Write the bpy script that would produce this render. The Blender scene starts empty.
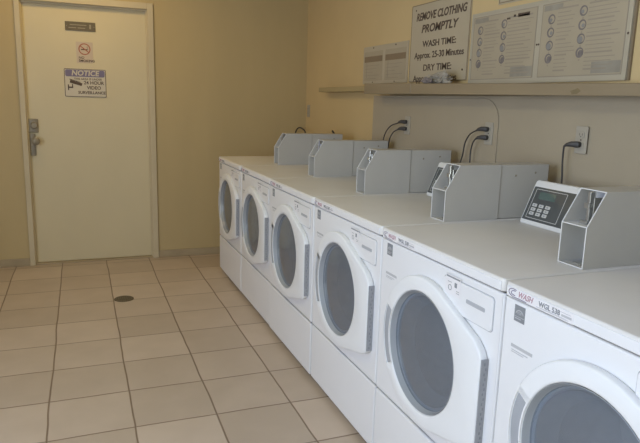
import bpy, bmesh, math, random
from mathutils import Vector, Matrix
random.seed(7)
C = bpy.context.scene.collection
PI = math.pi

# ------------------------------------------------------------------ materials
def mat(name, col, rough=0.5, metal=0.0, spec=0.5, var=0.0, vscale=6.0, bump=0.0, bscale=60.0, col2=None, emit=None, stretch=(1, 1, 1), coat=0.0):
    m = bpy.data.materials.new(name); m.use_nodes = True
    nt = m.node_tree; b = nt.nodes['Principled BSDF']
    b.inputs['Base Color'].default_value = (*col, 1)
    b.inputs['Roughness'].default_value = rough
    b.inputs['Metallic'].default_value = metal
    b.inputs['Specular IOR Level'].default_value = spec
    b.inputs['Coat Weight'].default_value = coat
    if emit:
        b.inputs['Emission Color'].default_value = (*emit[0], 1); b.inputs['Emission Strength'].default_value = emit[1]
    tc = nt.nodes.new('ShaderNodeTexCoord')
    mp = nt.nodes.new('ShaderNodeMapping'); mp.inputs['Scale'].default_value = stretch
    nt.links.new(tc.outputs['Object'], mp.inputs['Vector'])
    n = nt.nodes.new('ShaderNodeTexNoise'); n.inputs['Scale'].default_value = vscale; n.inputs['Detail'].default_value = 4
    nt.links.new(mp.outputs['Vector'], n.inputs['Vector'])
    r = nt.nodes.new('ShaderNodeValToRGB')
    r.color_ramp.elements[0].position = 0.35; r.color_ramp.elements[1].position = 0.68
    c2 = col2 if col2 else tuple(c * (1 - var) for c in col)
    r.color_ramp.elements[0].color = (*c2, 1); r.color_ramp.elements[1].color = (*col, 1)
    nt.links.new(n.outputs['Fac'], r.inputs['Fac'])
    if var or col2:
        nt.links.new(r.outputs['Color'], b.inputs['Base Color'])
    if bump:
        n2 = nt.nodes.new('ShaderNodeTexNoise'); n2.inputs['Scale'].default_value = bscale; n2.inputs['Detail'].default_value = 3
        nt.links.new(tc.outputs['Object'], n2.inputs['Vector'])
        bp = nt.nodes.new('ShaderNodeBump'); bp.inputs['Strength'].default_value = bump; bp.inputs['Distance'].default_value = 0.002
        nt.links.new(n2.outputs['Fac'], bp.inputs['Height']); nt.links.new(bp.outputs['Normal'], b.inputs['Normal'])
    return m

M = {}
M['enamel'] = mat('white_enamel', (0.80, 0.80, 0.82), 0.34, var=0.03, vscale=3)
M['lid'] = mat('white_lid_enamel', (0.76, 0.74, 0.72), 0.42, var=0.06, vscale=4)
M['door_plastic'] = mat('white_door_plastic', (0.82, 0.83, 0.85), 0.3, var=0.02, vscale=4)
M['bezel'] = mat('grey_bezel', (0.36, 0.38, 0.41), 0.3, var=0.08)
M['gasket'] = mat('grey_rubber', (0.20, 0.205, 0.22), 0.6, var=0.1)
M['drum'] = mat('steel_drum', (0.34, 0.36, 0.39), 0.45, metal=0.0, var=0.15, vscale=30)
M['handle'] = mat('grey_grip', (0.40, 0.42, 0.46), 0.4, var=0.1)
M['hinge'] = mat('grey_hinge', (0.36, 0.37, 0.4), 0.45, var=0.1, vscale=40)
M['dark'] = mat('dark_slot', (0.07, 0.07, 0.08), 0.6, var=0.1)
M['seam'] = mat('panel_line_grey', (0.45, 0.46, 0.49), 0.5, var=0.05)
M['meter'] = mat('grey_meter_paint', (0.53, 0.51, 0.475), 0.45, var=0.05, vscale=5)
M['meter_in'] = mat('meter_inner_metal', (0.50, 0.50, 0.52), 0.4, var=0.1, vscale=9)
M['edge'] = mat('white_edge', (0.74, 0.73, 0.72), 0.35, var=0.03)
M['steel'] = mat('bright_steel', (0.55, 0.55, 0.53), 0.3, metal=0.8, var=0.1, vscale=30)
M['brass'] = mat('dull_nickel', (0.30, 0.26, 0.19), 0.42, metal=0.1, var=0.2, vscale=30)
M['display'] = mat('display_panel_grey', (0.085, 0.09, 0.09), 0.35, var=0.15, vscale=12)
M['lcd'] = mat('display_window', (0.10, 0.14, 0.125), 0.25, var=0.1)
M['key'] = mat('pale_key', (0.55, 0.54, 0.52), 0.5, var=0.05)
M['sticker'] = mat('sticker_white', (0.80, 0.78, 0.80), 0.5, var=0.03)
M['maroon'] = mat('maroon_print', (0.48, 0.29, 0.33), 0.6, var=0.1)
M['navy'] = mat('navy_print', (0.25, 0.22, 0.3), 0.6, var=0.1)
M['print'] = mat('grey_print', (0.26, 0.27, 0.29), 0.6, var=0.1)
M['lightprint'] = mat('pale_grey_print', (0.50, 0.50, 0.52), 0.6, var=0.05)
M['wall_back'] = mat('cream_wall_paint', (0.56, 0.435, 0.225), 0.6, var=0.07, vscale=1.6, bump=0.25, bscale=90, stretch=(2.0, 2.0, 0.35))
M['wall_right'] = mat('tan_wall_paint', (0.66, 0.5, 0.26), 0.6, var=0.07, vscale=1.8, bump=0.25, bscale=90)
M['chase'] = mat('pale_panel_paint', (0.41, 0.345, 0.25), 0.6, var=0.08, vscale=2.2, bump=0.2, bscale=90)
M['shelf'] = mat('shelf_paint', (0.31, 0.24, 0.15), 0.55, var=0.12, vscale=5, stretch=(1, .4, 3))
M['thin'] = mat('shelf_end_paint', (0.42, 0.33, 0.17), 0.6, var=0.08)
M['white_wall'] = mat('offwhite_wall', (0.66, 0.64, 0.6), 0.7, var=0.04, bump=0.15)
M['ceiling'] = mat('ceiling_paint', (0.66, 0.64, 0.6), 0.8, var=0.03, bump=0.2)
M['door'] = mat('door_paint', (0.68, 0.59, 0.39), 0.4, var=0.05, vscale=2.5, bump=0.1, stretch=(1, 1, .5))
M['casing'] = mat('casing_paint', (0.62, 0.53, 0.36), 0.5, var=0.08, vscale=4)
M['base'] = mat('baseboard_paint', (0.44, 0.35, 0.22), 0.5, var=0.15, vscale=7)
M['plate'] = mat('brown_plate', (0.155, 0.125, 0.075), 0.45, var=0.15, vscale=20)
M['plate_text'] = mat('plate_lettering', (0.36, 0.31, 0.22), 0.5, var=0.1)
M['paper'] = mat('cream_paper', (0.45, 0.38, 0.27), 0.65, var=0.06, vscale=7)
M['signwhite'] = mat('sign_plastic', (0.5, 0.43, 0.31), 0.5, var=0.04, vscale=5)
M['ink'] = mat('dark_ink', (0.11, 0.075, 0.055), 0.7, var=0.2)
M['brownbar'] = mat('brown_bar', (0.27, 0.20, 0.125), 0.7, var=0.1)
M['red'] = mat('sign_red', (0.42, 0.14, 0.085), 0.6, var=0.1)
M['blue'] = mat('sign_blue', (0.20, 0.17, 0.28), 0.5, var=0.08)
M['noticewhite'] = mat('notice_white', (0.62, 0.56, 0.45), 0.5, var=0.03)
M['smoke_bg'] = mat('smoke_sticker', (0.60, 0.49, 0.38), 0.5, var=0.03)
M['bluegrey'] = mat('poster_blue_grey', (0.3, 0.29, 0.27), 0.65, var=0.15, vscale=9)
M['bluegrey2'] = mat('poster_shading', (0.36, 0.325, 0.26), 0.65, var=0.2, vscale=14)
M['dial'] = mat('dial_print', (0.235, 0.205, 0.19), 0.7, var=0.25, vscale=60)
M['posterline'] = mat('poster_line', (0.37, 0.315, 0.24), 0.7, var=0.1)
M['frame'] = mat('poster_frame', (0.49, 0.435, 0.33), 0.5, var=0.05)
M['fold'] = mat('frame_edge_brown', (0.25, 0.19, 0.12), 0.6, var=0.1)
M['cord'] = mat('black_cord', (0.055, 0.05, 0.048), 0.5, var=0.1)
M['outlet'] = mat('outlet_plastic', (0.42, 0.38, 0.31), 0.4, var=0.03)
M['bag'] = mat('pale_plastic_bag', (0.42, 0.38, 0.32), 0.35, var=0.1, vscale=20)
M['bagdark'] = mat('purple_grey_wrapper', (0.24, 0.21, 0.21), 0.4, var=0.2, vscale=30)
M['drain'] = mat('drain_metal', (0.16, 0.13, 0.085), 0.5, metal=0.3, var=0.2, vscale=60)
M['woodfoot'] = mat('rubber_foot', (0.05, 0.05, 0.05), 0.7, var=0.1)
M['peel'] = mat('peeled_paint', (0.25, 0.19, 0.10), 0.7, var=0.2, vscale=20)
M['alu'] = mat('aluminium_frame', (0.5, 0.5, 0.5), 0.4, metal=0.5, var=0.05)

def glass_mat():
    m = bpy.data.materials.new('smoked_door_glass'); m.use_nodes = True
    nt = m.node_tree; nt.nodes.clear()
    out = nt.nodes.new('ShaderNodeOutputMaterial'); mix = nt.nodes.new('ShaderNodeMixShader')
    tr = nt.nodes.new('ShaderNodeBsdfTransparent'); tr.inputs['Color'].default_value = (0.84, 0.90, 0.96, 1)
    gl = nt.nodes.new('ShaderNodeBsdfGlossy'); gl.inputs['Roughness'].default_value = 0.12; gl.inputs['Color'].default_value = (0.9, 0.92, 0.95, 1)
    fr = nt.nodes.new('ShaderNodeFresnel'); fr.inputs['IOR'].default_value = 1.55
    nz = nt.nodes.new('ShaderNodeTexNoise'); nz.inputs['Scale'].default_value = 9
    bp = nt.nodes.new('ShaderNodeBump'); bp.inputs['Strength'].default_value = 0.06; bp.inputs['Distance'].default_value = 0.01
    nt.links.new(nz.outputs['Fac'], bp.inputs['Height']); nt.links.new(bp.outputs['Normal'], gl.inputs['Normal'])
    df = nt.nodes.new('ShaderNodeBsdfDiffuse'); df.inputs['Color'].default_value = (0.20, 0.235, 0.285, 1)  # grey-blue share for dusty glass, with a hazy veil put into its colour
    m2 = nt.nodes.new('ShaderNodeMixShader'); m2.inputs['Fac'].default_value = 0.62
    nt.links.new(tr.outputs[0], m2.inputs[1]); nt.links.new(df.outputs[0], m2.inputs[2])
    ad = nt.nodes.new('ShaderNodeMath'); ad.operation = 'ADD'; ad.inputs[1].default_value = 0.06
    nt.links.new(fr.outputs['Fac'], ad.inputs[0]); nt.links.new(ad.outputs[0], mix.inputs['Fac'])
    nt.links.new(m2.outputs[0], mix.inputs[1]); nt.links.new(gl.outputs[0], mix.inputs[2]); nt.links.new(mix.outputs[0], out.inputs['Surface'])
    return m
M['glass'] = glass_mat()

TS, TX, TY = 0.3393, -0.5159, 3.441
def tile_mat():
    m = bpy.data.materials.new('beige_floor_tile'); m.use_nodes = True
    nt = m.node_tree; N = nt.nodes; L = nt.links; b = N['Principled BSDF']
    tc = N.new('ShaderNodeTexCoord'); sep = N.new('ShaderNodeSeparateXYZ')
    # grout lines wander a little
    wn = N.new('ShaderNodeTexNoise'); wn.inputs['Scale'].default_value = 2.5; L.new(tc.outputs['Object'], wn.inputs['Vector'])
    wsub = N.new('ShaderNodeVectorMath'); wsub.operation = 'SUBTRACT'; wsub.inputs[1].default_value = (.5, .5, .5); L.new(wn.outputs['Color'], wsub.inputs[0])
    wsc = N.new('ShaderNodeVectorMath'); wsc.operation = 'SCALE'; wsc.inputs['Scale'].default_value = 0.018; L.new(wsub.outputs[0], wsc.inputs[0])
    wad = N.new('ShaderNodeVectorMath'); wad.operation = 'ADD'; L.new(tc.outputs['Object'], wad.inputs[0]); L.new(wsc.outputs[0], wad.inputs[1])
    L.new(wad.outputs[0], sep.inputs[0])
    def math_(op, a, bb=None):
        n = N.new('ShaderNodeMath'); n.operation = op
        for i, v in enumerate([a, bb]):
            if v is None: continue
            if isinstance(v, (int, float)): n.inputs[i].default_value = v
            else: L.new(v, n.inputs[i])
        return n.outputs[0]
    u = math_('DIVIDE', math_('SUBTRACT', sep.outputs[0], TX), TS)
    v = math_('DIVIDE', math_('SUBTRACT', sep.outputs[1], TY), TS)
    def edge(x):
        f = math_('FRACT', x); return math_('MINIMUM', f, math_('SUBTRACT', 1.0, f))
    e = math_('MINIMUM', edge(u), edge(v))
    mr = N.new('ShaderNodeMapRange'); mr.inputs['From Min'].default_value = 0.005; mr.inputs['From Max'].default_value = 0.015
    L.new(e, mr.inputs['Value'])
    cmb = N.new('ShaderNodeCombineXYZ'); L.new(math_('FLOOR', u), cmb.inputs[0]); L.new(math_('FLOOR', v), cmb.inputs[1])
    wht = N.new('ShaderNodeTexWhiteNoise'); wht.noise_dimensions = '2D'; L.new(cmb.outputs[0], wht.inputs['Vector'])
    n1 = N.new('ShaderNodeTexNoise'); n1.inputs['Scale'].default_value = 5; n1.inputs['Detail'].default_value = 5; L.new(tc.outputs['Object'], n1.inputs['Vector'])
    r = N.new('ShaderNodeValToRGB')
    r.color_ramp.elements[0].color = (0.50, 0.405, 0.32, 1); r.color_ramp.elements[1].color = (0.60, 0.49, 0.395, 1)
    r.color_ramp.elements[0].position = .3; r.color_ramp.elements[1].position = .75
    mx = math_('ADD', math_('MULTIPLY', n1.outputs['Fac'], 0.6), math_('MULTIPLY', wht.outputs['Value'], 0.4))
    L.new(mx, r.inputs['Fac'])
    mixc = N.new('ShaderNodeMixRGB'); mixc.inputs[1].default_value = (0.235, 0.165, 0.115, 1)
    L.new(mr.outputs[0], mixc.inputs['Fac']); L.new(r.outputs['Color'], mixc.inputs[2]); L.new(mixc.outputs[0], b.inputs['Base Color'])
    bp = N.new('ShaderNodeBump'); bp.inputs['Strength'].default_value = 0.5; bp.inputs['Distance'].default_value = 0.003
    L.new(mr.outputs[0], bp.inputs['Height']); L.new(bp.outputs['Normal'], b.inputs['Normal'])
    b.inputs['Roughness'].default_value = 0.42; b.inputs['Specular IOR Level'].default_value = 0.35
    return m
M['tile'] = tile_mat()

# ------------------------------------------------------------------ mesh helpers
def obj(name, bm, m, parent=None, smooth=False):
    me = bpy.data.meshes.new(name); bm.to_mesh(me); bm.free()
    for mm in (m if isinstance(m, (list, tuple)) else [m]): me.materials.append(mm)
    if smooth:
        for p in me.polygons: p.use_smooth = True
        try: me.set_sharp_from_angle(angle=math.radians(35))
        except Exception: pass
    o = bpy.data.objects.new(name, me); C.objects.link(o)
    if parent: o.parent = parent
    return o
def tag(o, label, cat, group=None, kind=None):
    o['label'] = label; o['category'] = cat
    if group: o['group'] = group
    if kind: o['kind'] = kind
    return o
def empty(name, loc, rz=0):
    o = bpy.data.objects.new(name, None); C.objects.link(o); o.location = loc; o.rotation_euler = (0, 0, rz); o.empty_display_size = .1
    return o
def structure(o): o['kind'] = 'structure'; return o
def add_box(bm, x0, x1, y0, y1, z0, z1, mi=0):
    vs = [bm.verts.new(p) for p in [(x0, y0, z0), (x1, y0, z0), (x1, y1, z0), (x0, y1, z0), (x0, y0, z1), (x1, y0, z1), (x1, y1, z1), (x0, y1, z1)]]
    fs = []
    for f in [(0, 3, 2, 1), (4, 5, 6, 7), (0, 1, 5, 4), (1, 2, 6, 5), (2, 3, 7, 6), (3, 0, 4, 7)]:
        fa = bm.faces.new([vs[i] for i in f]); fa.material_index = mi; fs.append(fa)
    return vs
def box(x0, x1, y0, y1, z0, z1, bev=0.0, seg=2):
    bm = bmesh.new(); add_box(bm, min(x0, x1), max(x0, x1), min(y0, y1), max(y0, y1), z0, z1)
    if bev: bmesh.ops.bevel(bm, geom=bm.edges[:], offset=bev, segments=seg, affect='EDGES', profile=.5)
    return bm
def prism(bm, prof, y0, y1, mi=0):
    """profile of (x, z) points swept from y0 to y1"""
    a = [bm.verts.new((p[0], y0, p[1])) for p in prof]; b = [bm.verts.new((p[0], y1, p[1])) for p in prof]
    n = len(prof); fs = [bm.faces.new(a), bm.faces.new(b[::-1])]
    for i in range(n): fs.append(bm.faces.new([a[i], b[i], b[(i + 1) % n], a[(i + 1) % n]]))
    for f in fs: f.material_index = mi
    bmesh.ops.recalc_face_normals(bm, faces=fs)
FACE_X = Matrix(((0, 0, -1, 0), (-1, 0, 0, 0), (0, 1, 0, 0), (0, 0, 0, 1)))   # flat drawing facing -X
FACE_Y = Matrix(((1, 0, 0, 0), (0, 0, -1, 0), (0, 1, 0, 0), (0, 0, 0, 1)))    # flat drawing facing -Y
def at(face, x, y, z): return Matrix.Translation((x, y, z)) @ face
def curve_bm(splines, depth, bev=0.0, mtx=None, res=1):
    """2D outlines (holes allowed) filled and extruded; centred on the drawing plane"""
    cu = bpy.data.curves.new('outline', 'CURVE'); cu.dimensions = '2D'; cu.fill_mode = 'BOTH'
    cu.extrude = max(depth / 2 - bev, 0); cu.bevel_depth = bev; cu.bevel_resolution = res; cu.offset = -bev
    for s in splines:
        sp = cu.splines.new('POLY'); sp.points.add(len(s) - 1)
        for p, (x, y) in zip(sp.points, s): p.co = (x, y, 0, 1)
        sp.use_cyclic_u = True
    o = bpy.data.objects.new('outline', cu); C.objects.link(o)
    dg = bpy.context.evaluated_depsgraph_get()
    me = bpy.data.meshes.new_from_object(o.evaluated_get(dg))
    bm = bmesh.new(); bm.from_mesh(me)
    bpy.data.objects.remove(o); bpy.data.curves.remove(cu); bpy.data.meshes.remove(me)
    for f in bm.faces: f.material_index = 0
    bmesh.ops.remove_doubles(bm, verts=bm.verts, dist=1e-5)
    if mtx: bm.transform(mtx)
    return bm
def circ(r, cx=0, cy=0, n=48, a0=0, a1=2 * PI):
    return [(cx + r * math.cos(a0 + (a1 - a0) * i / n), cy + r * math.sin(a0 + (a1 - a0) * i / n)) for i in range(n)]
def rrect(x0, x1, y0, y1, r, n=5):
    pts = []
    for cx, cy, a in ((x1 - r, y1 - r, 0), (x0 + r, y1 - r, PI / 2), (x0 + r, y0 + r, PI), (x1 - r, y0 + r, 1.5 * PI)):
        for i in range(n + 1):
            t = a + PI / 2 * i / n; pts.append((cx + r * math.cos(t), cy + r * math.sin(t)))
    return pts
def arc_band(r0, r1, a0, a1, n=20):
    o = [(r1 * math.cos(a0 + (a1 - a0) * i / n), r1 * math.sin(a0 + (a1 - a0) * i / n)) for i in range(n + 1)]
    i_ = [(r0 * math.cos(a1 + (a0 - a1) * i / n), r0 * math.sin(a1 + (a0 - a1) * i / n)) for i in range(n + 1)]
    return o + i_
def join(*bms):
    out = bms[0]
    for b in bms[1:]:
        me = bpy.data.meshes.new('t'); b.to_mesh(me); b.free(); out.from_mesh(me); bpy.data.meshes.remove(me)
    return out
def text_bm(txt, size, mtx, shear=0.0, sx=1.0, bold=0.0, align='CENTER', depth=0.0006):
    cu = bpy.data.curves.new('t', 'FONT'); cu.body = txt; cu.size = size; cu.extrude = depth; cu.offset = bold
    cu.align_x = align; cu.align_y = 'CENTER'; cu.shear = shear; cu.resolution_u = 3
    o = bpy.data.objects.new('t', cu); C.objects.link(o)
    dg = bpy.context.evaluated_depsgraph_get(); me = bpy.data.meshes.new_from_object(o.evaluated_get(dg))
    bm = bmesh.new(); bm.from_mesh(me); bpy.data.objects.remove(o); bpy.data.curves.remove(cu); bpy.data.meshes.remove(me)
    bm.transform(Matrix.Diagonal((sx, 1, 1, 1))); bm.transform(mtx)
    for f in bm.faces: f.material_index = 0
    return bm
def lathe_x(prof, cy, cz, n=48):
    """revolve (radius, x) points about an axis along X"""
    bm = bmesh.new(); rings = []
    for r, x in prof:
        rings.append([bm.verts.new((x, cy + r * math.cos(2 * PI * i / n), cz + r * math.sin(2 * PI * i / n))) for i in range(n)])
    for a, b in zip(rings, rings[1:]):
        for i in range(n): bm.faces.new([a[i], a[(i + 1) % n], b[(i + 1) % n], b[i]])
    bmesh.ops.remove_doubles(bm, verts=bm.verts, dist=1e-6)
    bmesh.ops.recalc_face_normals(bm, faces=bm.faces)
    return bm
def tube(pts, r, n=8, sub=6):
    """smooth tube through the points"""
    P_ = [Vector(p) for p in pts]; fine = []
    for i in range(len(P_) - 1):
        p0 = P_[max(i - 1, 0)]; p1 = P_[i]; p2 = P_[i + 1]; p3 = P_[min(i + 2, len(P_) - 1)]
        for k in range(sub):
            t = k / sub
            fine.append(0.5 * ((2 * p1) + (-p0 + p2) * t + (2 * p0 - 5 * p1 + 4 * p2 - p3) * t * t + (-p0 + 3 * p1 - 3 * p2 + p3) * t ** 3))
    fine.append(P_[-1]); bm = bmesh.new(); rings = []; up = Vector((0.3, 0.2, 1)).normalized()
    for i, p in enumerate(fine):
        d = (fine[min(i + 1, len(fine) - 1)] - fine[max(i - 1, 0)]).normalized()
        s = d.cross(up); s = s.normalized() if s.length > 1e-4 else Vector((1, 0, 0)); t = s.cross(d).normalized(); up = t
        rings.append([bm.verts.new(p + r * (math.cos(2 * PI * j / n) * s + math.sin(2 * PI * j / n) * t)) for j in range(n)])
    for a, b in zip(rings, rings[1:]):
        for j in range(n): bm.faces.new([a[j], a[(j + 1) % n], b[(j + 1) % n], b[j]])
    bm.faces.new(rings[0][::-1]); bm.faces.new(rings[-1]); bmesh.ops.recalc_face_normals(bm, faces=bm.faces)
    return bm
def copy_tree(o, parent=None):
    c = o.copy(); C.objects.link(c)
    if parent: c.parent = parent
    for ch in [x for x in C.objects if x.parent == o]: copy_tree(ch, c)
    return c

# ------------------------------------------------------------------ measures (metres)
XW, YB, XF = 1.906, 5.2237, 1.003        # right wall, back wall, washer fronts
XC = 1.83                                # face of the pipe chase under the shelf
XL, YN, ZC = -2.1, -1.3, 2.55            # left wall, wall behind the camera, ceiling
Y0, PITCH = 4.6976, 0.695

# ------------------------------------------------------------------ room shell
structure(obj('floor', box(XL - .1, XW + .1, YN - .1, YB + .1, -.08, 0), M['tile']))
structure(obj('ceiling', box(XL - .1, XW + .1, YN - .1, YB + .1, ZC, ZC + .1), M['ceiling']))
# back wall with an opening for the door
DX0, DX1, DZ = -.375, .543, 2.035
bm = bmesh.new()
add_box(bm, XL - .1, DX0, YB, YB + .14, 0, ZC); add_box(bm, DX1, XW + .1, YB, YB + .14, 0, ZC); add_box(bm, DX0, DX1, YB, YB + .14, DZ, ZC)
add_box(bm, DX0, DX1, YB + .10, YB + .14, 0, DZ)
structure(obj('wall_back', bm, M['wall_back']))
structure(obj('wall_right', box(XW, XW + .12, YN - .1, YB, 0, ZC), M['wall_right']))
# left wall with the window that lights the row
WY0, WY1, WZ0, WZ1 = -1.0, 2.4, .75, 2.15
bm = bmesh.new()
add_box(bm, XL - .12, XL, YN - .1, WY0, 0, ZC); add_box(bm, XL - .12, XL, WY1, YB, 0, ZC)
add_box(bm, XL - .12, XL, WY0, WY1, 0, WZ0); add_box(bm, XL - .12, XL, WY0, WY1, WZ1, ZC)
structure(obj('wall_left', bm, M['white_wall']))
structure(obj('wall_near', box(XL, XW, YN - .12, YN, 0, ZC), M['white_wall']))
bm = bmesh.new()
for a, b, c, d in ((WY0, WY1, WZ0, WZ0 + .05), (WY0, WY1, WZ1 - .05, WZ1), (WY0, WY0 + .05, WZ0, WZ1), (WY1 - .05, WY1, WZ0, WZ1), ((WY0 + WY1) / 2 - .03, (WY0 + WY1) / 2 + .03, WZ0, WZ1)):
    add_box(bm, XL - .08, XL - .03, a, b, c, d)
structure(obj('window_1', bm, M['alu']))
# pipe chase under the shelf, with the pale wall sheet screwed on it
structure(obj('trim_1', box(XC + .006, XW, YN, 3.72, 0, 1.40), M['chase']))
sh = [(-3.71, .0), (-2.385, .0)] + [(-2.385 - .11 + .11 * math.cos(a), 1.385 - .11 + .11 * math.sin(a)) for a in [PI / 2 * i / 6 for i in range(7)]] + [(-3.71, 1.385)]
structure(obj('trim_2', curve_bm([sh], .006, .0015, at(FACE_X, XC + .003, 0, 0)), M['chase']))
# baseboards
structure(obj('baseboard_back_left', box(XL, -.412, YB - .014, YB, 0, .062, .004), M['base']))
structure(obj('baseboard_back_right', box(.59, XW, YB - .014, YB, 0, .062, .004), M['base']))
structure(obj('baseboard_left', box(XL, XL + .014, YN, YB - .014, 0, .062, .004), M['base']))

# entrance door
dm = bmesh.new()
door = structure(obj('door_1', box(DX0 + .004, DX1 - .004, YB + .035, YB + .08, .012, DZ - .006, .003), M['door']))
# casing around the door: three members with a stepped stop
bm = bmesh.new()
add_box(bm, DX0 - .038, DX0 + .002, YB - .018, YB + .02, 0, DZ + .045); add_box(bm, DX1 - .002, DX1 + .045, YB - .018, YB + .02, 0, DZ + .045)
add_box(bm, DX0 + .002, DX1 - .002, YB - .018, YB + .02, DZ - .004, DZ + .045)
bmesh.ops.bevel(bm, geom=bm.edges[:], offset=.003, segments=1, affect='EDGES')
b2 = bmesh.new()
add_box(b2, DX0, DX0 + .012, YB + .012, YB + .034, 0, DZ - .004); add_box(b2, DX1 - .012, DX1, YB + .012, YB + .034, 0, DZ - .004); add_box(b2, DX0 + .012, DX1 - .012, YB + .012, YB + .034, DZ - .018, DZ - .004)
structure(obj('trim_3', join(bm, b2), M['casing']))
structure(obj('trim_4', box(DX0, DX1, YB, YB + .1, 0, .011, .002), M['base']))   # threshold
FD = YB + .035      # face of the door leaf
def lathe_y(prof, cx, cz, n=28):
    b = lathe_x(prof, 0, 0, n); b.transform(Matrix.Translation((cx, 0, cz)) @ Matrix(((0, 1, 0, 0), (1, 0, 0, 0), (0, 0, 1, 0), (0, 0, 0, 1))))
    bmesh.ops.recalc_face_normals(b, faces=b.faces); return b
# deadbolt: bevelled square plate with thumb-turn cylinder
db = obj('deadbolt', curve_bm([rrect(-.366, -.296, 1.055, 1.160, .008)], .014, .004, at(FACE_Y, 0, FD - .007, 0)), M['brass'], door, True)
obj('lock_cylinder', lathe_y([(0, FD - .032), (.02, FD - .032), (.024, FD - .028), (.027, FD - .014)], -.325, 1.110), M['brass'], db, True)
pl = obj('escutcheon', curve_bm([rrect(-.362, -.322, .875, 1.045, .006)], .010, .003, at(FACE_Y, 0, FD - .005, 0)), M['brass'], door, True)
obj('door_knob', lathe_y([(.014, FD - .009), (.013, FD - .035), (.022, FD - .042), (.031, FD - .055), (.030, FD - .068), (.018, FD - .078), (0, FD - .080)], -.318, .992), M['brass'], pl, True)

# ------------------------------------------------------------------ signs on the door
def plate_thing(name, label, cat, x0, x1, z0, z1, m, depth=.004, r=.003, group=None):
    cx, cz = (x0 + x1) / 2, (z0 + z1) / 2
    root = empty(name, (cx, FD, cz)); tag(root, label, cat, group)
    obj('panel', curve_bm([rrect(x0 - cx, x1 - cx, z0 - cz, z1 - cz, r)], depth, .0008, at(FACE_Y, 0, -depth / 2, 0)), m, root)
    return root, (lambda dx, dz, k=.0004: at(FACE_Y, dx, -depth - k, dz))
r_, q_ = plate_thing('door_plate', 'dark brown plate with pale engraved lines, at top of the white door', 'sign', -.068, .152, 1.838, 1.905, M['plate'], .006)
bm = bmesh.new()
for i, (w0, w1) in enumerate(((-.075, .045), (-.085, -.03), (-.02, .035))):
    z = .010 if i == 0 else -.012
    add_box(bm, w0, w1, -.0072, -.006, z - .003, z + .003)
add_box(bm, .065, .078, -.0072, -.006, -.016, .018)
obj('lettering', bm, M['plate_text'], r_)
for dx in (-.1, .1): obj('mounting_screw', lathe_y([(0, -.0085), (.003, -.008), (.004, -.006)], dx, 0, 12), M['brass'], r_)

r_, q_ = plate_thing('no_smoking_sign', 'small square no smoking sticker with red ring, between brown plate and blue notice', 'sign', .004, .126, 1.597, 1.757, M['smoke_bg'], .0015)
ring = curve_bm([circ(.044, 0, .026), circ(.036, 0, .026)], .0008, 0, q_(0, 0))
bar = bmesh.new(); add_box(bar, -.040, .040, -.0004, .0004, -.0038, .0038)
bar.transform(Matrix.Translation((0, -.0021, .026)) @ Matrix.Rotation(math.radians(38), 4, 'Y'))
obj('prohibition_ring', join(ring, bar), M['red'], r_)
cg = bmesh.new(); add_box(cg, -.026, .020, -.0022, -.0016, .019, .027); add_box(cg, .022, .026, -.0022, -.0016, .019, .027)
cg2 = tube([(.020, -.0019, .030), (.026, -.0019, .036), (.018, -.0019, .042), (.024, -.0019, .048)], .0012, 5, 4)
obj('cigarette_symbol', join(cg, cg2), M['ink'], r_)
for tb in (text_bm('NO', .026, q_(-.045, -.040), bold=.0006, align='LEFT'), text_bm('SMOKING', .026, q_(-.045, -.063), bold=.0006, align='LEFT')): obj('lettering', tb, M['ink'], r_)

r_, q_ = plate_thing('notice_sign', 'rectangular video surveillance sign with purple-blue NOTICE header and camera drawing on door', 'sign', -.093, .216, 1.335, 1.553, M['noticewhite'], .004)
obj('border', curve_bm([rrect(-.153, .153, -.107, .107, .008), rrect(-.149, .149, -.103, .103, .006)], .0006, 0, q_(0, 0)), M['ink'], r_)
obj('header', curve_bm([rrect(-.145, .145, .048, .100, .014)], .0008, 0, q_(0, 0)), M['blue'], r_)
obj('header_lettering', text_bm('NOTICE', .055, q_(0, .074, .0012), shear=.15, bold=.0016), M['noticewhite'], r_)
for tb in (text_bm('THIS AREA IS UNDER', .022, q_(.02, .030), bold=.0003), text_bm('24 HOUR', .036, q_(.062, .002), bold=.0008), text_bm('VIDEO', .036, q_(.062, -.036), bold=.0008),
    text_bm('SURVEILLANCE', .030, q_(.045, -.074), bold=.0008)): obj('lettering', tb, M['ink'], r_)
cam1 = bmesh.new(); add_box(cam1, -.045, .045, -.0010, 0, -.010, .012); add_box(cam1, -.052, .030, -.0010, 0, .013, .018)
cam1.transform(Matrix.Translation((-.07, -.0045, -.002)) @ Matrix.Rotation(math.radians(16), 4, 'Y'))
cam2 = bmesh.new(); add_box(cam2, -.125, -.095, -.0055, -.0045, -.040, -.030); add_box(cam2, -.13, -.122, -.0055, -.0045, -.058, -.014); add_box(cam2, -.100, -.092, -.0055, -.0045, -.040, -.010)
obj('camera_symbol', join(cam1, cam2), M['ink'], r_)

# ------------------------------------------------------------------ shelf
sh = empty('wall_shelf', (1.79, 2.5, 1.42)); tag(sh, 'long tan painted shelf with deep front edge running along right wall above washers', 'shelf')
def sloped(x0, x1, ya, za0, za1, yb, zb0, zb1, ox=1.79, oy=2.5, oz=1.42):
    b = bmesh.new()
    vs = [b.verts.new((x - ox, y - oy, z - oz)) for x, y, z in [(x0, ya, za0), (x1, ya, za0), (x1, ya, za1), (x0, ya, za1), (x0, yb, zb0), (x1, yb, zb0), (x1, yb, zb1), (x0, yb, zb1)]]
    for f in [(0, 1, 2, 3), (7, 6, 5, 4), (0, 4, 5, 1), (1, 5, 6, 2), (2, 6, 7, 3), (3, 7, 4, 0)]: b.faces.new([vs[i] for i in f])
    bmesh.ops.recalc_face_normals(b, faces=b.faces)
    bmesh.ops.bevel(b, geom=b.edges[:], offset=.002, segments=1, affect='EDGES')
    return b
def zt(y): return 1.418 + (y - .3) * .0167
def zb(y): return 1.386 + (y - .3) * .0070
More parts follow.
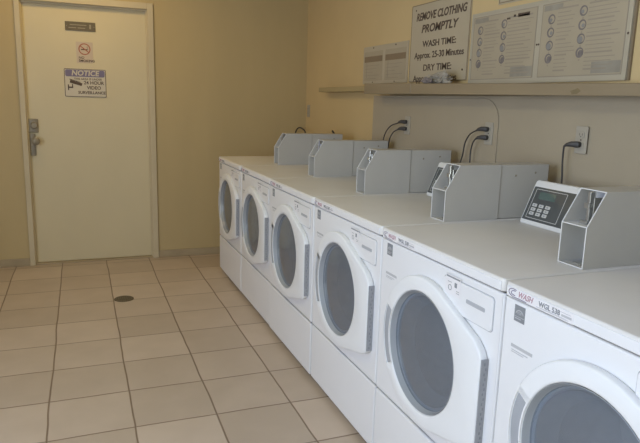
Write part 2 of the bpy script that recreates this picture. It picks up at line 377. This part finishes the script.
obj('board', sloped(1.74, XW, 3.628, zt(3.628) - .022, zt(3.628), YN, zt(YN) - .022, zt(YN)), M['shelf'], sh)
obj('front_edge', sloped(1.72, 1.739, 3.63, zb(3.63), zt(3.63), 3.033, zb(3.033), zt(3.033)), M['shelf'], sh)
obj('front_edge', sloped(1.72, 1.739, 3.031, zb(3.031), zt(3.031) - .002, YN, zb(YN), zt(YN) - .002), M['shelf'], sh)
obj('end_block', box(-.05, .116, 1.10, 1.128, -.008, .030, .002), M['shelf'], sh)
obj('end_board', box(.03, .116, 1.20, 2.20, .008, .042, .003), M['thin'], sh)
pe = curve_bm([[(-.02, -.012), (.005, -.010), (.022, .001), (.006, .012), (-.008, .006), (-.03, .001)]], .001, 0, at(FACE_X, 1.7196 - 1.79, 1.80 - 2.5, 1.413 - 1.42))
obj('chipped_paint', pe, M['peel'], sh)

# crumpled plastic on the shelf before the big sign
def crumple(name, m, parent, c, s, seed):
    rnd = random.Random(seed); b = bmesh.new(); bmesh.ops.create_icosphere(b, subdivisions=4, radius=1)
    from mathutils import noise
    for v in b.verts:
        p = v.co.copy(); n = noise.noise(p * 1.6 + Vector((seed, 0, 0))) * .5 + abs(noise.noise(p * 3.7 + Vector((0, seed, 0)))) * .55
        v.co = p * (0.75 + n); v.co.x *= s[0]; v.co.y *= s[1]; v.co.z *= s[2]
    z0 = min(v.co.z for v in b.verts)
    for v in b.verts:
        v.co.z = max(v.co.z, z0 * .4) - z0 * .4; v.co += Vector(c)
    return obj(name, b, m, parent, False)
bg = empty('crumpled_plastic_bag', (1.80, 2.94, zt(2.94) + .001)); tag(bg, 'crumpled pale plastic wrapping lying on shelf against the bottom of the large sign', 'litter')
crumple('wrapping', M['bag'], bg, (.0, -.07, .0), (.045, .10, .042), 3)
crumple('dark_wrapper', M['bagdark'], bg, (-.055, -.04, .0), (.016, .055, .022), 9)

# ------------------------------------------------------------------ signs on the right wall
def wall_board(name, label, cat, yfar, ynear, z0, z1, m, depth=.008, r=.004, x=XW):
    cy, cz = (yfar + ynear) / 2, (z0 + z1) / 2; w, h = (yfar - ynear) / 2, (z1 - z0) / 2
    root = empty(name, (x, cy, cz)); tag(root, label, cat)
    obj('panel', curve_bm([rrect(-w, w, -h, h, r)], depth, .001, at(FACE_X, -depth / 2, 0, 0)), m, root)
    return root, w, h, (lambda a, b, k=.0005: at(FACE_X, -depth - k, -a, b))
def rects(mtx, items, k=.0006):
    b = bmesh.new()
    for a0, a1, b0, b1 in items: add_box(b, a0, a1, b0, b1, 0, k)
    b.transform(mtx); return b
def discs(mtx, items, r, n=10):
    b = bmesh.new()
    for a, c, rr in items:
        bmesh.ops.create_cone(b, cap_ends=True, segments=n, radius1=rr, radius2=rr, depth=.003, matrix=Matrix.Translation((a, c, 0)))
    b.transform(mtx); return b

def screws(mtx, items, m, parent):
    for it in items: obj('screw', discs(mtx, [it], 0), m, parent)
# big sign
s, w, h, q_ = wall_board('laundry_sign', 'tall white plastic sign reading REMOVE CLOTHING PROMPTLY with wash and dry times', 'sign', 3.372, 2.768, 1.482, 1.925, M['signwhite'])
obj('border', curve_bm([rrect(-w, w, -h, h, .006), rrect(-w + .004, w - .004, -h + .004, h - .004, .005)], .0012, 0, q_(0, 0)), M['fold'], s)
sc_ = at(FACE_X, -.0085, 3.07, 0); SB = at(FACE_X, -.0085, 0, 0)
def line(t, size, far, near, z, shear=0, bold=.0009):
    """one line of lettering stretched between its measured ends"""
    b = text_bm(t, size, Matrix.Identity(4), shear=shear, bold=bold)
    xs_ = [v.co.x for v in b.verts]; k = (far - near) / (max(xs_) - min(xs_)); mid = (max(xs_) + min(xs_)) / 2
    for v in b.verts: v.co.x = (v.co.x - mid) * k
    b.transform(at(FACE_X, -.0085, (far + near) / 2 - 3.07, z - 1.7035)); return b
for t in (('REMOVE CLOTHING', .060, 3.315, 2.80, 1.852), ('PROMPTLY', .062, 3.25, 2.87, 1.781)):
    obj('headline_lettering', line(*t, shear=.22, bold=.0016), M['ink'], s)
for t in (('WASH TIME:', .049, 3.232, 2.885, 1.695), ('Approx. 25-30 Minutes', .050, 3.318, 2.805, 1.632), ('DRY TIME:', .051, 3.207, 2.915, 1.560), ('Approx. 45 Minutes', .050, 3.32, 2.86, 1.500)):
    obj('lettering', line(*t), M['ink'], s)
screws(q_(0, 0, .002), [(w - .04, -h + .055, .005)], M['ink'], s)
screws(q_(0, 0, .002), [(-w + .05, h - .03, .004)], M['ink'], s)

# two small notices on one backing
s, w, h, q_ = wall_board('price_notice', 'small pale notice with two sheets and brown bars, left of the large sign', 'sign', 4.035, 3.402, 1.482, 1.733, M['signwhite'])
for sgn, nm in ((-1, 'left'), (1, 'right')):
    c = sgn * w / 2
    sheet = obj('sheet', curve_bm([rrect(c - w / 2 + .018, c + w / 2 - .018, -h + .02, h - .035, .003)], .001, 0, q_(0, 0)), M['paper'], s)
    obj('header_bar', rects(q_(0, 0, .001), [(c - w / 2 + .022, c + w / 2 - .022, h - .105, h - .067)]), M['brownbar'], sheet)
    its = [(c - w / 2 + .04, c + w / 2 - .06 - .05 * (i % 3), h - .13 - .022 * i, h - .127 - .022 * i) for i in range(5)]
    obj('text_lines', rects(q_(0, 0, .001), its + [(c - .1, c - .094, -h + .04, h - .11)]), M['posterline'], sheet)
    screws(q_(0, 0, .001), [(c, h - .012, .005), (c, -h + .01, .004)], M['ink'], s)

# instruction poster in a white frame: two charts
s, w, h, q_ = wall_board('instruction_board', 'wide framed washer instruction board with two diagram charts above shelf', 'sign', 2.742, 1.745, 1.458, 1.806, M['frame'], .012)
def chart(a0, a1, head):
    wd = a1 - a0
    p = obj('chart', curve_bm([rrect(a0, a1, -h + .022, h - .020, .003)], .001, 0, q_(0, 0)), M['paper'], s)
    obj('chart_border', curve_bm([rrect(a0, a1, -h + .022, h - .020, .003), rrect(a0 + .004, a1 - .004, -h + .026, h - .024, .003)], .0008, 0, q_(0, 0, .001)), M['posterline'], p)
    txt = []
    for cx, y0 in ((a0 + .06, .088), (a0 + wd * .52, .102)):
        for i in range(4):
            z = y0 - i * .054
            dl = obj('dial_picture', curve_bm([circ(.021, cx, z, 18), circ(.0145, cx + .002, z, 18)], .001, 0, q_(0, 0, .001)), M['dial'], p)
            obj('dial_centre', discs(q_(0, 0, .0005), [(cx + (.005 if i % 2 else -.004), z - .003, .0135 if i >= 2 else .008)], 0), M['dial'] if i == 3 else M['bluegrey'], dl)
            txt.append((cx - .003, cx + .003, z - .032, z - .025))
    for i in range(17):
        z = h - .050 - i * .0158
        for b0, b1 in ((a0 + .095, a0 + wd * .46), (a0 + wd * .58, a1 - .02)):
            e = b1 - random.uniform(0, .06)
            txt.append((b0, e, z, z + .0032 + (.003 if i % 4 == 0 else 0)))
    obj('text_lines', rects(q_(0, 0, .001), txt), M['posterline'], p)
    obj('shaded_box', rects(q_(0, 0, .0005), [(a1 - wd * .33, a1 - .006, -h + .030, -h + .075)], .0008), M['bluegrey2'], p)
    obj('shaded_title', rects(q_(0, 0, .0005), [(a0 + .01, a0 + .12, h - .05, h - .027)], .0008), M['bluegrey2'], p)
    if head == 1:
        obj('lettering', join(rects(q_(0, 0, .001), [(a0 + .26, a0 + .285, h - .055, h - .047), (a1 - .16, a1 - .145, h - .048, h - .038), (a1 - .13, a1 - .05, h - .052, h - .036)])), M['ink'], p)
    else:
        obj('lettering', rects(q_(0, 0, .001), [(a0 + .29, a0 + .36, h - .040, h - .030)]), M['ink'], p)
chart(-w + .018, -.012, 1); chart(.02, w - .022, 2)
screws(q_(0, 0, .001), [(.0, -.01, .004), (.012, -.01, .004), (-w + .008, -.05, .004), (w - .010, -.005, .005)], M['ink'], s)
obj('frame_border', curve_bm([rrect(-w, w, -h, h, .004), rrect(-w + .010, w - .010, -h + .010, h - .010, .003)], .003, .0005, q_(0, 0)), M['frame'], s)
obj('edge_strip', box(-.010, .0, -w - .012, -w - .002, -h, h, .001), M['fold'], s)

s, w, h, q_ = wall_board('small_plaque', 'small cream plaque whose dark bordered lower edge shows above the framed instruction board', 'sign', 2.55, 2.26, 1.828, 1.93, M['signwhite'], .004)
obj('border', curve_bm([rrect(-w + .006, w - .006, -h + .006, h - .006, .003), rrect(-w + .010, w - .010, -h + .010, h - .010, .003)], .0008, 0, q_(0, 0)), M['fold'], s)
screws(q_(0, 0, .001), [(w * .35, -h + .014, .004)], M['ink'], s)

# ------------------------------------------------------------------ outlets and cords
def outlet(label, y, z, x, m=M['outlet']):
    root = empty('wall_outlet', (x, y, z)); tag(root, label, 'outlet')
    obj('cover_plate', curve_bm([rrect(-.030, .030, -.053, .053, .005)], .005, .0015, at(FACE_X, -.0025, 0, 0)), m, root)
    for dz in (.02, -.02):
        sk = obj('socket', curve_bm([rrect(-.016, .016, dz - .013, dz + .013, .009)], .003, .0006, at(FACE_X, -.0062, 0, 0)), m, root)
        obj('slots', rects(at(FACE_X, -.0077, 0, dz), [(-.008, -.006, -.003, .006), (.006, .008, -.003, .006), (-.002, .002, -.009, -.005)], .0005), M['dark'], sk)
    obj('screw', discs(at(FACE_X, -.005, 0, 0), [(0, 0, .003)], 0), M['ink'], root)
    return root
outlet('pale wall outlet alone near the back corner above the farthest washer', 5.15, 1.268, XW)
outlet('wall outlet with two black plugs behind the fourth-farthest washer, left of the panel seam', 2.445, 1.222, XC)
outlet('wall outlet with one empty socket and one black plug, right of the panel seam', 1.858, 1.230, XC)
outlet('wall outlet with two plugs under the large laundry sign', 3.235, 1.226, XC)
def cord(label, pts, plug_at, grp=None):
    """plug_at: socket face centre; plug points back from it, flex follows pts"""
    root = empty('power_cord', plug_at); tag(root, label, 'cord', grp)
    o = Vector(plug_at)
    obj('flex', tube([Vector(p) - o for p in pts], .0036, 8), M['cord'], root, True)
    b = bmesh.new()
    # angled moulded plug: thick at the socket, tapering along the wall
    secs = [(0.0, .0, .0, .013), (-.014, .002, .0, .015), (-.024, .018, .001, .013), (-.031, .036, -.003, .009), (-.034, .048, -.010, .0048)]
    rings = []
    for dx, dy, dz, r in secs:
        rings.append([b.verts.new((dx + (r * .55 * math.cos(a) if dy > .01 else 0), dy + (r * .75 * math.cos(a) if dy <= .01 else 0), dz + r * .85 * math.sin(a))) for a in [2 * PI * i / 10 for i in range(10)]])
    for a, c in zip(rings, rings[1:]):
        for i in range(10): b.faces.new([a[i], a[(i + 1) % 10], c[(i + 1) % 10], c[i]])
    b.faces.new(rings[0]); b.faces.new(rings[-1]); bmesh.ops.recalc_face_normals(b, faces=b.faces)
    obj('plug', b, M['cord'], root, True)
XP = XC - .0092
def std_cord(label, yp, zp, yb, lean, zb0=.93):
    xs = XP - .036
    e = yb - yp - .048; pts = [(xs + .002, yp + .046, zp - .009), (xs + .003, yp + .048 + e * .45, zp - .030), (xs + .004, yp + .048 + e * .80, zp - .075), (xs + .006, yb - .004, zp - .14), (xs + .008, yb + lean * .5, zb0 + .07), (xs + .01, yb + lean, zb0)]
    cord(label, pts, (XP, yp, zp))
std_cord('black cord with the upper plug of the pair under the large laundry sign', 3.235, 1.246, 3.475, .01)
std_cord('black cord with the lower plug of the pair under the large laundry sign', 3.235, 1.206, 3.405, .015)
std_cord('black cord with the upper plug of the pair left of the panel seam', 2.445, 1.242, 2.600, .09)
std_cord('black cord with the lower plug of the pair left of the panel seam', 2.445, 1.202, 2.535, .05)
std_cord('single black cord rising behind the nearest open coin box to the right outlet', 1.858, 1.212, 1.905, .0)
cord2 = empty('power_cord', (1.79, 5.02, 1.10)); tag(cord2, 'loop of dark cord showing just above the farthest coin box', 'cord')
obj('flex', tube([(.0, .26, -.17), (.0, .14, -.02), (.0, .06, .022), (.0, -.04, .018), (.0, -.12, -.02), (.0, -.16, -.17)], .006), M['cord'], cord2, True)
cord3 = empty('power_cord', (1.79, 4.24, 1.10)); tag(cord3, 'short dark cord end with plug behind back end of the farthest coin box', 'cord')
obj('flex', tube([(.0, -.02, -.17), (.0, -.03, -.06), (.0, .01, .0), (.0, .07, .035)], .007), M['cord'], cord3, True)
obj('plug', box(-.014, .014, -.05, .012, -.022, .008, .006), M['cord'], cord3, True)

# floor drain
dr = empty('floor_drain', (.230, 4.149, 0)); tag(dr, 'round dark metal floor drain set in the tiles near door', 'drain')
b = bmesh.new(); prof = [(0.064, 0), (.064, .003), (.060, .005), (.050, .0035)]
n = 32; rr = [[b.verts.new((r * math.cos(2 * PI * i / n), r * math.sin(2 * PI * i / n), z)) for i in range(n)] for r, z in prof]
for a, c in zip(rr, rr[1:]):
    for i in range(n): b.faces.new([a[i], a[(i + 1) % n], c[(i + 1) % n], c[i]])
obj('rim', b, M['drain'], dr, True)
hs = []
for i in range(-3, 4):
    for j in range(-3, 4):
        x, y = i * .0135, j * .0135
        if math.hypot(x, y) < .043: hs.append(circ(.0042, x, y, 8))
obj('grate', curve_bm([circ(.051, 0, 0, 32)] + hs, .003, 0, Matrix.Translation((0, 0, .0025))), M['drain'], dr)

# ------------------------------------------------------------------ the washing machine (local: x depth from front, y width from the near side, z up)
W, D = .687, .775
CU, CZ = .359, .571                       # door glass centre
def lidbm():
    b = curve_bm([rrect(-.004, D, .0005, W - .0005, .014, 6)], .036, .006, Matrix.Translation((0, 0, .896)), 2); return b
def build_washer():
    root = empty('washing_machine', (XF, Y0 - PITCH, 0))
    FX = lambda x: at(FACE_X, x, CU, CZ)   # drawing centred on the door glass, right = towards the near side
    U = lambda u: CU - u                   # width coordinate -> drawing x
    # body: side, back and bottom sheets plus front panel with porthole
    bm = bmesh.new()
    add_box(bm, .018, D, 0.001, .004, .022, .874); add_box(bm, .018, D, W - .004, W - .001, .022, .874)
    add_box(bm, D - .003, D, .004, W - .004, .022, .874); add_box(bm, .018, D - .003, .004, W - .004, .022, .026)
    fp = curve_bm([rrect(U(W), U(0), .298 - CZ, .873 - CZ, .004), circ(.178, 0, 0, 48)], .018, .006, FX(.009))
    obj('body', join(bm, fp), M['enamel'], root)
    obj('lower_panel', box(0.0, .017, 0, W, .026, .290, .006), M['enamel'], root)
    # toe recess and feet
    for fx in (.06, D - .06):
        for fy in (.06, W - .06):
            b = bmesh.new(); bmesh.ops.create_cone(b, cap_ends=True, segments=14, radius1=.024, radius2=.018, depth=.023, matrix=Matrix.Translation((fx, fy, .0115)))
            obj('foot', b, M['woodfoot'], root)
    lid = obj('top_lid', lidbm(), M['lid'], root, True)
    obj('lid_front', box(-.0065, .000, .010, W - .010, .8800, .906, .0028), M['enamel'], lid)
    # brand strip on the lid front
    bs = obj('brand_strip', curve_bm([rrect(-.668, -.448, .8805, .9045, .001)], .0006, 0, at(FACE_X, -.0068, 0, 0)), M['sticker'], lid)
    return root, lid, bs, FX, U
root, lid, bs, FX, U = build_washer()
tag(root, 'white front load washer farthest away, standing next to the back wall', 'washing machine', 'row of front load washers')
# brand strip print is a sibling part on the lid (depth stays at three levels)
QX = lambda u, z, x=-.0074: at(FACE_X, x, u, z)
obj('logo_lettering', text_bm('WASH', .021, QX(.606, .8935), shear=.35, sx=.86, bold=.0002), M['maroon'], lid)
sw = tube([(-.0075, .638, .9018), (-.0075, .652, .9030), (-.0075, .664, .898), (-.0075, .664, .889), (-.0075, .650, .8832), (-.0075, .628, .8832), (-.0075, .600, .8825)], .0011, 5, 5)
sw2 = tube([(-.0075, .641, .8985), (-.0075, .650, .8985), (-.0075, .656, .894), (-.0075, .654, .889), (-.0075, .642, .887)], .0012, 5, 5)
obj('logo_swoosh', join(sw, sw2), M['navy'], lid)
obj('model_lettering', text_bm('WGL 538', .0175, QX(.523, .8935), sx=.98, bold=.0003), M['print'], lid)
obj('small_print', rects(QX(0, 0), [(-.484, -.453, .889, .894), (-.486, -.455, .898, .8990), (-.565, -.462, .8835, .8843), (-.555, -.470, .8855, .8861)], .0004), M['lightprint'], lid)
# efficiency badge and text on the front panel
bd = obj('badge', rects(QX(0, 0, -.0002), [(-.646, -.608, .822, .864)], .0008), M['print'], root)
obj('badge_mark', join(curve_bm([arc_band(.013, .0155, math.radians(20), math.radians(160))], .0005, 0, QX(.6265, .838, -.0014)), rects(QX(0, 0, -.0011), [(-.644, -.609, .8345, .8358), (-.642, -.620, .829, .8315)], .0005),
    text_bm('star', .013, QX(.626, .846, -.0013), sx=.9)), M['lightprint'], bd)
obj('front_print', rects(QX(0, 0, -.0002), [(-.648, -.570, .752, .760), (-.645, -.585, .744, .746), (-.645, -.600, .739, .741)], .0006), M['lightprint'], root)
# detergent drawer with finger slot
dd = obj('detergent_drawer', curve_bm([rrect(-.275, -.036, .755, .850, .012)], .006, .0022, at(FACE_X, -.0015, 0, 0)), M['enamel'], root)
obj('drawer_seam', curve_bm([rrect(-.2775, -.0335, .7525, .8525, .013), rrect(-.2755, -.0355, .7545, .8505, .012)], .0012, 0, at(FACE_X, -.0002, 0, 0)), M['seam'], dd)
obj('finger_slot', curve_bm([rrect(-.155, -.068, .800, .812, .004)], .002, .0006, at(FACE_X, -.0046, 0, 0)), M['seam'], dd)
st = obj('instruction_sticker', rects(QX(0, 0, -.0048), [(-.262, -.185, .802, .860)], .0005), M['sticker'], root)
obj('sticker_print', join(rects(QX(0, 0, -.0054), [(-.258, -.188, .852, .8565), (-.250, -.230, .838, .8395), (-.215, -.203, .828, .842), (-.205, -.190, .818, .8195), (-.205, -.190, .812, .8135)], .0004),
    curve_bm([circ(.009, -.238, .822, 16), circ(.007, -.238, .822, 16)], .0005, 0, QX(0, 0, -.0056))), M['print'], st)
# door: round on the far side, straight along the hinges
R0 = .246
hx = U(.042)                                # drawing x of hinge edge
def tang(px, pz, up):
    d = math.hypot(px, pz); a = math.atan2(pz, px); b_ = math.acos(R0 / d); return a + (b_ if up else -b_)
pu, pd_ = (U(.080), .722 - CZ), (U(.080), .392 - CZ)
a_up, a_dn = tang(*pu, True), tang(*pd_, False)
out = []
n = 44
for i in range(n + 1):
    a = a_up + (a_dn + 2 * PI - a_up) * i / n; out.append((R0 * math.cos(a), R0 * math.sin(a)))
out += [pd_, (U(.052), .405 - CZ), (hx, .418 - CZ), (hx, .680 - CZ), (U(.052), .698 - CZ), pu]
ha0, ha1 = math.radians(180 - 26), math.radians(180 + 31)
hole = arc_band(.2050, .2370, ha0, ha1, 16)
door_w = obj('door', curve_bm([out, circ(.1965, 0, 0, 64), hole], .026, .007, FX(-.013), 2), M['door_plastic'], root, True)
obj('bezel', lathe_x([(.1955, -.0225), (.1945, -.0235), (.1925, -.020), (.190, -.008), (.186, .0)], CU, CZ, 56), M['bezel'], door_w, True)
obj('handle', curve_bm([arc_band(.2055, .2365, ha0 + .008, ha1 - .008, 16)], .018, .002, FX(-.0150)), M['handle'], door_w)
obj('glass', lathe_x([(.1895, -.004), (.15, -.0095), (.10, -.0140), (.05, -.0165), (.0001, -.017)], CU, CZ, 48), M['glass'], door_w, True)
obj('drum', lathe_x([(.1768, .0005), (.172, .012), (.165, .020), (.150, .050), (.158, .056), (.235, .062), (.235, .34), (.20, .36), (.05, .352), (.0001, .35)], CU, CZ, 48), M['drum'], root, True)
hb = bmesh.new(); add_box(hb, -.0235, -.0015, .0385, .0425, .420, .678, 0)
for i in range(17):
    z = .428 + i * .0145; add_box(hb, -.0150 + .004 * (i % 2), -.0110 + .004 * (i % 2), .0378, .0386, z, z + .008, 1)
obj('hinge_strip', hb, [M['hinge'], M['print']], door_w)
# coin box: open fronted steel housing on the near edge of the lid
H_ = .9145
y0, y1 = .0145, .108
x0 = 1.271 - XF; x1 = 1.328 - XF; xs = 1.515 - XF; xb = 1.752 - XF
zc, ztop = 1.032, 1.128
side = [(x0, H_), (xs, H_), (xs, ztop), (x1, ztop), (x0, zc)]
b = bmesh.new(); t = .0025
prism(b, side, y0, y0 + t); prism(b, side, y1 - t, y1)
add_box(b, x0 + .002, xs, y0 + t, y1 - t, H_, H_ + t); add_box(b, x1 + .002, xs, y0 + t, y1 - t, ztop - t, ztop)
add_box(b, xs - t, xs, y0 + t, y1 - t, H_ + t, ztop - t)
cb = obj('coin_box', b, M['meter'], root)
b = bmesh.new(); add_box(b, x0 + .001, x0 + .10, y0 + t, y1 - t, zc - .0015, zc + .001)
obj('divider_shelf', b, M['edge'], cb)
# bright folded edge all round the two openings
def rail(p, q, r=.0017): return tube([p, q], r, 6, 1)
E1 = []
for yy in (y0 + .001, y1 - .001):
    E1 += [rail((x0 - .001, yy, H_ + .001), (x0 - .001, yy, zc)), rail((x0 - .001, yy, zc), (x1 - .001, yy, ztop - .001))]
E1 += [rail((x0 - .001, y0, H_ + .002), (x0 - .001, y1, H_ + .002)), rail((x0 - .001, y0, zc), (x0 - .001, y1, zc)), rail((x1 - .001, y0, ztop - .001), (x1 - .001, y1, ztop - .001))]
obj('front_rim', join(*E1), M['edge'], cb)
b = bmesh.new(); add_box(b, x0 + .095, x0 + .099, y0 + t, y1 - t, H_ + t, zc - .002); add_box(b, x1 + .055, x1 + .059, y0 + t, y1 - t, zc + .002, ztop - t)
obj('inner_plate', b, M['meter_in'], cb)
b = bmesh.new(); add_box(b, x0 + .040, x0 + .055, y0 + .040, y0 + .050, zc + .006, ztop - .004); add_box(b, x0 + .034, x0 + .052, y0 + .036, y0 + .056, zc + .045, zc + .060)
add_box(b, x0 + .028, x0 + .060, y0 + .034, y0 + .060, zc + .002, zc + .010); add_box(b, x0 + .046, x0 + .095, y0 + .03, y0 + .034, zc + .01, ztop - .02)
bmesh.ops.bevel(b, geom=b.edges[:], offset=.0015, segments=1, affect='EDGES')
obj('coin_mechanism', b, M['steel'], cb)
b = bmesh.new(); add_box(b, x0 + .02, x0 + .07, y0 + .03, y0 + .06, H_ + t, H_ + .007); add_box(b, x0 + .07, x0 + .078, y0 + .035, y0 + .055, H_ + t, H_ + .03)
obj('cash_tray_catch', b, M['steel'], cb)
# closed housing behind the coin box
bm = box(xs + .001, xb, y0 + .004, y1 + .004, H_, ztop - .001, .004, 2)
rh = obj('rear_housing', bm, M['meter'], root)
s1 = lathe_y([(0, y0 + .001), (.003, y0 + .0015), (.0045, y0 + .004)], xs + .075, 1.085, 10); s2 = lathe_y([(0, y0 + .001), (.003, y0 + .0015), (.0045, y0 + .004)], xs + .17, 1.095, 10)
obj('screw', s1, M['brass'], rh, True); obj('screw', s2, M['brass'], rh, True)
# sloping control console
c0, c1, cz1 = 1.565 - XF, 1.630 - XF, 1.070
b = bmesh.new(); prism(b, [(c0, H_), (xb, H_), (1.70 - XF, cz1 - .002), (c1 + .004, cz1 + .006), (c1 - .001, cz1)], y1 + .009, .640)
bmesh.ops.bevel(b, geom=b.edges[:], offset=.004, segments=2, affect='EDGES')
con = obj('control_console', b, M['edge'], root, True)
# panel drawn flat, laid on the slope
sl = Vector((c1 - c0, 0, cz1 - H_)); sl.normalize()
nrm = Vector((-sl.z, 0, sl.x))
PM = Matrix(((0, sl.x, nrm.x, c0), (-1, 0, 0, 0), (0, sl.z, nrm.z, H_), (0, 0, 0, 1)))
obj('display_panel', curve_bm([rrect(-.632, -.135, .017, .150, .003)], .003, .0008, PM @ Matrix.Translation((0, 0, .0005))), M['display'], con)
obj('panel_outline', curve_bm([rrect(-.616, -.455, .026, .142, .003), rrect(-.614, -.457, .028, .140, .003)], .0008, 0, PM @ Matrix.Translation((0, 0, .0023))), M['key'], con)
obj('display_window', curve_bm([rrect(-.590, -.505, .104, .132, .003)], .001, 0, PM @ Matrix.Translation((0, 0, .0023))), M['lcd'], con)
for i in range(3):
    for j in range(3):
        u_, v_ = .592 - .0345 * i, .078 - j * .0165
        k = obj('key', curve_bm([rrect(-u_ - .0115, -u_ + .0115, v_ - .0062, v_ + .0062, .002)], .003, .0006, PM @ Matrix.Translation((0, 0, .003))), M['key'], con)
obj('key_print', rects(PM @ Matrix.Translation((0, 0, .0046)), [(-.592 + .0345 * i - .005, -.592 + .0345 * i + .004, .078 - .0165 * j - .002, .078 - .0165 * j + .002) for i in range(3) for j in range(3)], .0004), M['print'], con)

labels = [None,
    'white front load washer standing second from back wall, next to the farthest one',
    'white front load washer third from back wall, coin box below the small double notice',
    'white front load washer fourth from back wall, coin box below left end of framed board',
    'large white front load washer with open coin box beside dark keypad console, second nearest',
    'nearest white front load washer, cut off by the bottom right of photo']
wash = [root]
for k in range(1, 6):
    c = copy_tree(root); c.location = (XF, Y0 - PITCH * (k + 1), 0); c['label'] = labels[k]; wash.append(c)
# small real life misalignments
for c, dx, rz in zip(wash, (0, .002, -.001, .001, 0, -.003), (0, .0, .002, -.001, 0, .001)):
    c.location.x += dx; c.rotation_euler.z = rz

# ------------------------------------------------------------------ light
def area(name, loc, rot, sx, sy, power, col):
    l = bpy.data.lights.new(name, 'AREA'); l.shape = 'RECTANGLE'; l.size = sx; l.size_y = sy; l.energy = power; l.color = col
    o = bpy.data.objects.new(name, l); C.objects.link(o); o.location = loc; o.rotation_euler = rot; return o
area('window_daylight', (XL - .2, .15, 1.45), (0, -PI / 2, 0), 1.4, 1.5, 88, (.86, .97, 1.0))
area('window_daylight', (XL - .2, 1.6, 1.45), (0, -PI / 2, 0), 1.4, 1.5, 26, (.45, .55, 1.0))
area('ceiling_lamp', (.0, 4.55, ZC - .05), (0, 0, 0), .9, .3, 8.5, (1.0, .70, .28))
area('ceiling_lamp', (-.4, 2.3, ZC - .05), (0, 0, 0), .3, 1.2, 8.4, (1.0, .88, .10))
area('blue_fill', (-.5, .6, ZC - .05), (0, 0, 0), .3, 1.2, 12, (.2, .42, 1.0))  # added bluish fill under the closed ceiling, no real opening there
w = bpy.data.worlds.new('world'); bpy.context.scene.world = w; w.use_nodes = True
w.node_tree.nodes['Background'].inputs['Color'].default_value = (.8, .85, 1, 1); w.node_tree.nodes['Background'].inputs['Strength'].default_value = .03

# ------------------------------------------------------------------ camera
cd = bpy.data.cameras.new('camera'); co = bpy.data.objects.new('camera', cd); C.objects.link(co)
cd.sensor_width = 36; cd.lens = 607.7991 / 640 * 36; cd.clip_start = .02
yaw, pitch, roll = .3776, .1936, .028
fwd = Vector((math.sin(yaw) * math.cos(pitch), math.cos(yaw) * math.cos(pitch), -math.sin(pitch)))
right = Vector((math.cos(yaw), -math.sin(yaw), 0)); up = right.cross(fwd)
r2 = math.cos(roll) * right + math.sin(roll) * up; u2 = -math.sin(roll) * right + math.cos(roll) * up
mw = Matrix(((r2.x, u2.x, -fwd.x, 0), (r2.y, u2.y, -fwd.y, 0), (r2.z, u2.z, -fwd.z, 1.3466), (0, 0, 0, 1)))
co.matrix_world = mw
sc = bpy.context.scene; sc.camera = co
sc.view_settings.view_transform = 'Standard'; sc.view_settings.look = 'None'; sc.view_settings.gamma = 1; sc.view_settings.exposure = -0.1
